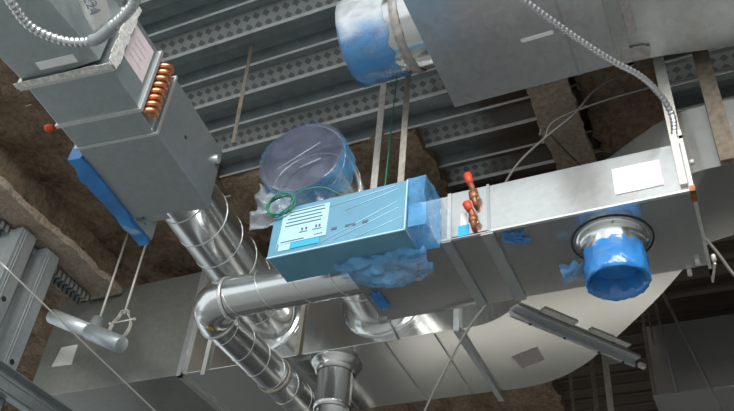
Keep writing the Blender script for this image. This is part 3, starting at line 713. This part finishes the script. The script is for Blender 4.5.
# inlet pipe, elbow and low branch
t = thing('round_duct', 'shiny round duct leaving the blue controls box and turning through an elbow', 'round duct', (-2.95, 3.7, 2.72)); RD = t
PC, PZ, PR = 3.545, 2.845, 0.125
mb = MB(); spiral_duct(mb, (-1.838, PC, PZ), (-2.73, PC, PZ), PR, 0.24, 36, 0.004); obj('inlet_pipe', mb, ['spiral', 'seam'], t)
R = 0.20; cx, cy = -2.755, PC + R
mb = MB(); prevr = None; segs = 16
for i in range(segs + 1):
    a = math.pi / 2 * i / segs
    c = Vector((cx - R * math.sin(a), cy - R * math.cos(a), PZ)); d = Vector((-math.cos(a), math.sin(a), 0))
    g = mb.ring(c, d, PR + (0.004 if 0 < i < segs else 0.006), 36, (0, 0, 1))
    if prevr: mb.skin(prevr, g)
    prevr = g
obj('elbow', mb, 'spiral', t)
mb = MB(); mb.lathe((-2.735, PC, PZ), (-1, 0, 0), [(0, PR + 0.001), (0.004, PR + 0.012), (0.018, PR + 0.012), (0.022, PR + 0.001)], 36); obj('elbow_bead', mb, 'seam', t)
mb = MB(); mb.lathe((-2.955, cy - 0.005, PZ), (0, 1, 0), [(0, PR + 0.001), (0.004, PR + 0.012), (0.018, PR + 0.012), (0.022, PR + 0.001)], 36); obj('elbow_bead', mb, 'seam', t)
mb = MB(); spiral_duct(mb, (-2.955, cy, PZ), (-2.955, 7.2, PZ), PR - 0.004, 0.21, 36, 0.004); obj('branch_pipe', mb, ['spiral', 'seam'], t)
mb = MB(); mb.lathe((-2.955, 4.48, PZ), (0, 1, 0), [(0, PR), (0.0, PR + 0.008), (0.04, PR + 0.008), (0.04, PR)], 36); obj('pipe_band', mb, 'strap', t)
mb = MB(); mb.box(-2.735, -2.71, PC - 0.03, PC + 0.03, PZ - PR - 0.02, PZ - PR + 0.004)
def on_elbow(a, th):   # point on the elbow skin
    c = Vector((cx - R * math.sin(a), cy - R * math.cos(a), PZ)); out = Vector((-math.sin(a), -math.cos(a), 0))
    return c + (out * math.cos(th) + Vector((0, 0, -1)) * math.sin(th)) * (PR + 0.012)
mb = MB()
mb.sheet(lambda u, v: on_elbow(0.74 + 0.14 * v + 0.12 * u, 1.00 + 0.50 * u), 8, 3); s = obj('sticker', mb, 'white', t); s['label'] = 'small white and yellow sticker on the elbow'
mb = MB()
def on_top(a, th): return on_elbow(a, th) * 1.0 + (on_elbow(a, th) - Vector((cx - R * math.sin(a), cy - R * math.cos(a), PZ))).normalized() * 0.002
mb.sheet(lambda u, v: on_top(0.80 + 0.03 * v + 0.10 * u, 1.08 + 0.36 * u), 8, 1); obj('printed_text', mb, 'ink', s)
mb = MB()
mb.sheet(lambda u, v: on_elbow(0.83 + 0.22 * v + 0.08 * u, 1.50 + 0.26 * u), 6, 3); obj('yellow_end', mb, 'yellow', s)

# ================================================================== BIG CAPPED ROUND DUCT
ga, gb, gr = Vector((-2.08, 3.06, 3.41)), Vector((-2.19, 4.59, 3.41)), 0.262
gd = (gb - ga).normalized()
t = thing('spiral_duct', 'large round spiral duct with film-covered open end behind the blue box', 'round duct', (-2.1, 3.6, 3.15))
mb = MB(); spiral_duct(mb, ga, gb - gd * 0.06, gr, 0.26, 48, 0.005); obj('pipe', mb, ['spiral', 'seam'], t)
mb = MB(); mb.lathe(ga, gd, [(0.30, 0.255), (0.30, 0.001)], 40); obj('dark_throat', mb, 'deep', t)
mb = MB(); mb.lathe(ga, gd, [(-0.012, 0.001), (-0.004, 0.16), (-0.004, 0.26), (0.0, 0.272)], 64, fn=lambda k, i, a, r: wob(k, i, a, r, 3, 0.006)); obj('plastic_cover', mb, 'film_cap', t, recalc=False)
mb = MB(); rg = mb.lathe(ga, gd, [(-0.002, 0.274), (0.04, 0.278), (0.08, 0.276), (0.13, 0.282), (0.18, 0.285)], 72, fn=lambda k, i, a, r: wob(k, i, a, r, 11, 0.014))
for i in range(72):
    n = noise.noise(Vector((i * 0.35, 1.2, 0)))
    for k in (2, 3, 4): rg[k][i].co += gd * (0.09 * n * (k - 1) / 3)
obj('plastic_wrap', mb, 'film', t, recalc=False)
mb = MB(); mb.sheet(lambda u, v: Vector((-2.34 + 0.22 * u + 0.03 * noise.noise(Vector((u * 4, v * 4, 3))), 3.06 + 0.05 * u + 0.06 * noise.noise(Vector((u * 3, v * 5, 30))), 3.27 - 0.36 * v * (1 - 0.35 * u) - 0.09 * u)), 14, 22); obj('plastic_tail', mb, 'film_pale', t, recalc=False)
mb = MB()
for (x0, z0, x1, z1) in ((-2.22, 3.33, -1.95, 3.47), (-2.06, 3.30, -1.93, 3.335)):
    mb.tube([(x0, 3.043, z0), (x1, 3.046, z1)], 0.004, 5)
obj('film_crease', mb, 'film_pale', t)
# coil of green wire
mb = MB()
pts = [Vector((-2.10 + 0.085 * (1 + 0.06 * math.sin(k * 0.37)) * math.cos(k * 2 * math.pi / 18), 2.975 + 0.015 * math.sin(k * 0.5), 2.965 + 0.070 * (1 + 0.08 * math.cos(k * 0.29)) * math.sin(k * 2 * math.pi / 18))) for k in range(73)]
pts += curve_pts([(-2.02, 2.98, 3.02), (-1.95, 2.98, 3.045), (-1.85, 3.0, 3.045), (-1.78, 3.05, 3.02), (-1.70, 3.12, 3.0)], 5)
mb.tube(pts, 0.0045, 6); tag(obj('wire_coil', mb, 'green'), 'coil of green wire lying over the corner of the blue box', 'wire')

# ================================================================== UPPER RIGHT DUCT
C0, C1, CX0, CY0, CY1 = 3.75, 4.38, -1.20, 2.44, 3.295
t = thing('rectangular_duct', 'large dull galvanised duct across the upper right with round tap', 'duct', (0, 2.8, C0))
mb = MB(); mb.box(CX0, -0.19, CY0, CY1, C0, C1, 0.004); obj('duct_body', mb, 'duct', t)
mb = MB(); prevr = None
for x, y in ((-0.188, CY1 + 0.005), (0.0, CY1 + 0.02), (0.40, 3.385), (2.4, 3.39)):
    ring = [mb.v((x, CY0, C0 + 0.002)), mb.v((x, y, C0 + 0.002)), mb.v((x, y, C1)), mb.v((x, CY0, C1))]
    if prevr:
        for k in range(4): mb.face([prevr[k], prevr[(k + 1) % 4], ring[(k + 1) % 4], ring[k]])
    else: mb.face(ring)
    prevr = ring
mb.face(prevr); obj('duct_body', mb, 'duct', t)
mb = MB(); mb.box(-0.225, -0.15, CY0 - 0.02, CY1 + 0.02, C0 - 0.01, C0 + 0.003); mb.box(-0.225, -0.15, CY1 - 0.001, CY1 + 0.025, C0 - 0.01, C1); obj('joint_flange', mb, 'duct_bright', t)
mb = MB(); mb.box(-0.455, -0.44, CY0, CY1, C0 - 0.004, C0 + 0.001); obj('standing_seam', mb, 'duct_dull', t)
mb = MB(); rag((-0.13, 2.45, C0 - 0.008), (-0.115, 3.1, C0 - 0.008), 0.055, 0.01, 14, (1, 0, 0)); obj('sealant', mb, 'tape', t)
mb = MB(); rag((-0.20, 3.21, C0 - 0.012), (-0.05, 3.25, C0 - 0.012), 0.08, 0.01, 5, (0, 1, 0)); obj('sealant', mb, 'tape', t)
mb = MB(); mb.box(-0.69, -0.51, 2.935, 2.958, C0 - 0.004, C0 + 0.001); o = obj('slot', mb, 'white', t); o['label'] = 'thin bright strip on the underside'
tc_, tr = Vector((CX0, 2.87, 4.074)), 0.267
mb = MB(); mb.lathe(tc_, (-1, 0, 0), [(0.0, tr), (0.49, tr), (0.495, tr - 0.006), (0.05, tr - 0.006)], 48); tp = obj('round_tap', mb, 'spiral', t)
mb = MB(); mb.lathe(tc_, (-1, 0, 0), [(0.115, tr + 0.002), (0.12, tr + 0.010), (0.165, tr + 0.010), (0.17, tr + 0.002)], 72, fn=lambda k, i, a, r: wob(0, i, a, r, 33, 0.014)); obj('foil_tape', mb, 'tape', tp)
mb = MB(); rg = mb.lathe(tc_, (-1, 0, 0), [(0.20, tr + 0.004), (0.25, tr + 0.008), (0.32, tr + 0.008), (0.39, tr + 0.008), (0.46, tr + 0.008), (0.50, tr + 0.008), (0.506, tr - 0.02)], 72, fn=lambda k, i, a, r: wob(k, i, a, r, 13, 0.006))
for i in range(72):
    n = noise.noise(Vector((i * 0.3, 4.2, 0))); rg[0][i].co.x += 0.06 * n
obj('plastic_wrap', mb, 'film_tap', tp, recalc=False)

# ================================================================== HANGERS
strap((-1.80, 3.50), 3.0, 0.045, 'strap_pale', 'pale strap rising from the back of the blue box, left of two', (1, 0, 0))
strap((-1.525, 3.30), 2.99, 0.040, 'strap', 'brown strap rising from the long box, right of two beside blue box', (1, 0, 0))
strap((-0.02, 3.45), 3.03, 0.06, 'strap_pale', 'wide pale strap at the right end of the long box', (1, 0, 0))
strap((0.205, 3.48), 3.05, 0.085, 'strap_brown', 'broad brown strap in front of the duct at right edge', (1, 0, 0))
strap((-2.848, 4.575), 3.04, 0.035, 'strap', 'narrow strap on the main duct side, between its two round taps', (1, 0, 0))
strap((-3.645, 4.575), 3.0, 0.035, 'cream', 'punched pale strap on the main duct behind the elbow', (1, 0, 0), z1=DECK)
for (x, y, z0, w, mt, lb) in ((-0.95, 6.33, 3.0, 0.05, 'strap', 'palest strap below the corner of the stiffened bend'),
                              (-1.09, 6.5, 3.0, 0.04, 'strap_brown', 'dark strap left of the pale one under the main duct bend'),
                              (-1.30, 6.6, 3.0, 0.03, 'strap_brown', 'dim strap farthest left under the main duct bend'),
                              (-0.60, 6.33, 3.3, 0.02, 'strap_brown', 'thin strap right of the bend corner in the dark')):
    strap((x, y), z0, w, mt, lb)
mb = MB(); mb.box(-0.925, -0.76, 6.325, 6.335, 3.62, 3.80); tag(obj('junction_plate', mb, 'strap'), 'small grey plate beside the strap in the dark lower right', 'plate')

# threaded rods, clevis and capped pipe at lower left
mb = MB(); mb.tube([(-4.575, 4.30, 3.47), (-4.575, 4.30, DECK)], 0.010, 8); tag(obj('threaded_rod', mb, 'strap_pale'), 'threaded rod above the grey capped pipe, left of two', 'rod')
t = thing('clevis_hanger', 'empty clevis hanger on a rod beside the grey capped pipe', 'pipe hanger', (-4.35, 4.3, 3.2))
mb = MB(); mb.tube([(-4.33, 4.30, 3.50), (-4.33, 4.30, DECK)], 0.010, 8); obj('rod', mb, 'strap_pale', t)
mb = MB(); cc = Vector((-4.33, 4.30, 3.37))
pts = [cc + Vector((0.10 * math.sin(a), 0, -0.12 * math.cos(a) )) for a in [math.radians(-150 + 300 * i / 24) for i in range(25)]]
for i in range(24): mb.bar(pts[i], pts[i + 1], 0.03, 0.005, (0, 1, 0))
mb.bar(pts[0], (-4.36, 4.30, 3.53), 0.03, 0.005, (0, 1, 0)); mb.bar(pts[-1], (-4.30, 4.30, 3.53), 0.03, 0.005, (0, 1, 0)); mb.box(-4.365, -4.295, 4.285, 4.315, 3.525, 3.532)
obj('yoke', mb, 'strap_pale', t)
mb = MB(); mb.tube([(-4.45, 4.30, 3.43), (-4.21, 4.30, 3.43)], 0.007, 8); mb.lathe((-4.455, 4.3, 3.43), (1, 0, 0), [(0, 0.013), (0.015, 0.013)], 6, True, True); mb.lathe((-4.215, 4.3, 3.43), (1, 0, 0), [(0, 0.013), (0.015, 0.013)], 6, True, True); obj('cross_bolt', mb, 'strap_pale', t)
t = thing('capped_pipe', 'short grey pipe stub with pale coupling at lower left', 'pipe', (-4.6, 4.3, 3.3))
pa, pm, pb = Vector((-5.02, 4.22, 3.56)), Vector((-4.60, 4.25, 3.36)), Vector((-4.24, 4.28, 3.19)); pd = (pb - pa).normalized()
mb = MB(); mb.lathe(pa, pd, [(0, 0.0), (0.0, 0.062), ((pm - pa).length, 0.062), ((pm - pa).length, 0.05)], 28); obj('coupling', mb, 'pipe_pale', t)
mb = MB(); mb.lathe(pm, pd, [(-0.02, 0.055), (0.02, 0.060), (0.025, 0.068), ((pb - pm).length, 0.068), ((pb - pm).length + 0.006, 0.060), ((pb - pm).length + 0.006, 0.001)], 28); obj('pipe', mb, 'pipe', t)
mb = MB(); mb.lathe((-4.575, 4.27, 3.38), (0, 0.15, 1), [(0, 0.05), (0.11, 0.05), (0.112, 0.0)], 20); obj('branch_outlet', mb, 'pipe', t)

# ================================================================== CONDUITS AND CABLES
def flexible(pts, r, label, mat='flex', pitch=0.026):
    P = curve_pts(pts, 24)
    # resample evenly so that every turn of the armour shows
    L = [0.0]
    for i in range(1, len(P)): L.append(L[-1] + (P[i] - P[i - 1]).length)
    step = pitch / 4; out = []; k = 0; s = 0.0
    while s < L[-1]:
        while L[k + 1] < s: k += 1
        f = (s - L[k]) / max(1e-9, L[k + 1] - L[k]); out.append(P[k].lerp(P[k + 1], f)); s += step
    mb = MB(); mb.tube(out, r, 12, rf=lambda i: r * (1.0, 0.92, 0.72, 0.92)[i % 4])
    return tag(obj('flexible_conduit', mb, mat), label, 'conduit', 'ribbed metal conduits')
flexible([(-2.62, 1.20, 3.03), (-2.61, 1.346, 3.0), (-2.617, 1.49, 2.995), (-2.541, 1.611, 3.0), (-2.436, 1.663, 3.0), (-2.36, 1.664, 3.0)], 0.024, 'ribbed metal conduit drooping under the plenum at top left')
t = flexible([(-2.26, 1.635, 3.0), (-2.16, 1.602, 3.0), (-2.067, 1.551, 3.0), (-2.0, 1.45, 3.02)], 0.026, 'short ribbed conduit leaving the frame top beside the sealed flange')
mb = MB(); mb.tube(curve_pts([(-2.40, 1.667, 3.0), (-2.36, 1.666, 2.995), (-2.30, 1.652, 2.997), (-2.24, 1.632, 3.0)], 5), 0.028, 14); tag(obj('conduit_sleeve', mb, 'flex_dark'), 'smooth grey sleeve joining two ribbed conduits at top left', 'conduit sleeve')
flexible([(-0.60, 2.20, 3.25), (-0.516, 2.332, 3.24), (-0.369, 2.581, 3.235), (-0.228, 2.801, 3.235), (-0.116, 2.963, 3.25), (-0.046, 3.122, 3.25), (-0.013, 3.23, 3.20), (-0.02, 3.235, 3.08), (-0.035, 3.25, 3.02)], 0.017, 'ribbed metal conduit crossing down to the long box right end')
def cable(pts, r, label, mat='wire_dull', name='cable', cat='cable'):
    mb = MB(); mb.tube(curve_pts(pts, 8), r, 6); return tag(obj(name, mb, mat), label, cat, 'loose cables' if cat == 'cable' else None)
cable([(-4.541, 3.216, 3.3), (-4.25, 3.84, 3.01), (-3.933, 4.492, 2.7), (-3.7, 4.97, 2.47)], 0.007, 'straight bright wire slanting across the lower left corner', 'wire', 'wire', 'wire')
cable([(-1.20, 3.86, 2.69), (-1.33, 3.95, 2.62), (-1.52, 4.14, 2.52), (-1.787, 4.454, 2.4), (-1.95, 4.7, 2.3)], 0.007, 'bright wire dropping from the long box across the main duct underside', 'wire', 'wire', 'wire')
cable([(-0.93, 3.30, 3.02), (-0.84, 3.34, 3.22), (-0.70, 3.40, 3.42), (-0.53, 3.42, 3.57), (-0.35, 3.45, 3.79), (-0.038, 3.47, 3.90), (0.2, 3.47, 4.1)], 0.007, 'grey cable arching up from the long box past the brown beam')
cable([(-0.70, 3.40, 3.42), (-0.63, 3.40, 3.54), (-0.38, 3.45, 3.65), (-0.05, 3.48, 3.70), (0.35, 3.5, 3.72), (0.8, 3.5, 3.75)], 0.006, 'thin cable running right towards the frame edge over the straps')
cable([(-0.72, 3.38, 3.44), (-0.715, 3.5, 3.60), (-0.69, 3.9, 3.80), (-0.64, 4.2, 3.9)], 0.006, 'thin cable hanging along the pale beam flange')
cable([(0.0, 3.86, 2.90), (0.06, 3.89, 2.77), (0.107, 3.9, 2.64), (0.2, 3.95, 2.5)], 0.010, 'grey cable leaving the long box end at the right edge')
cable([(-0.40, 5.2, 3.75), (-0.33, 5.22, 3.45), (-0.24, 5.25, 3.1), (-0.12, 5.3, 2.6)], 0.011, 'pale cable falling in the dark right of the bend, rightmost', 'wire_dull')
cable([(-0.42, 5.2, 3.8), (-0.40, 5.22, 3.45), (-0.38, 5.25, 3.05), (-0.36, 5.3, 2.75)], 0.010, 'cable falling in the dark right of the bend, middle', 'wire_dull')
cable([(-0.46, 5.2, 3.8), (-0.46, 5.22, 3.45), (-0.45, 5.25, 3.1)], 0.008, 'cable falling in the dark right of the bend, leftmost', 'wire_dull')
cable([(-1.66, 3.42, 4.44), (-1.675, 3.42, 3.8), (-1.69, 3.42, 3.02)], 0.005, 'green wire hanging between the two straps behind the blue box', 'green', 'wire', 'wire')
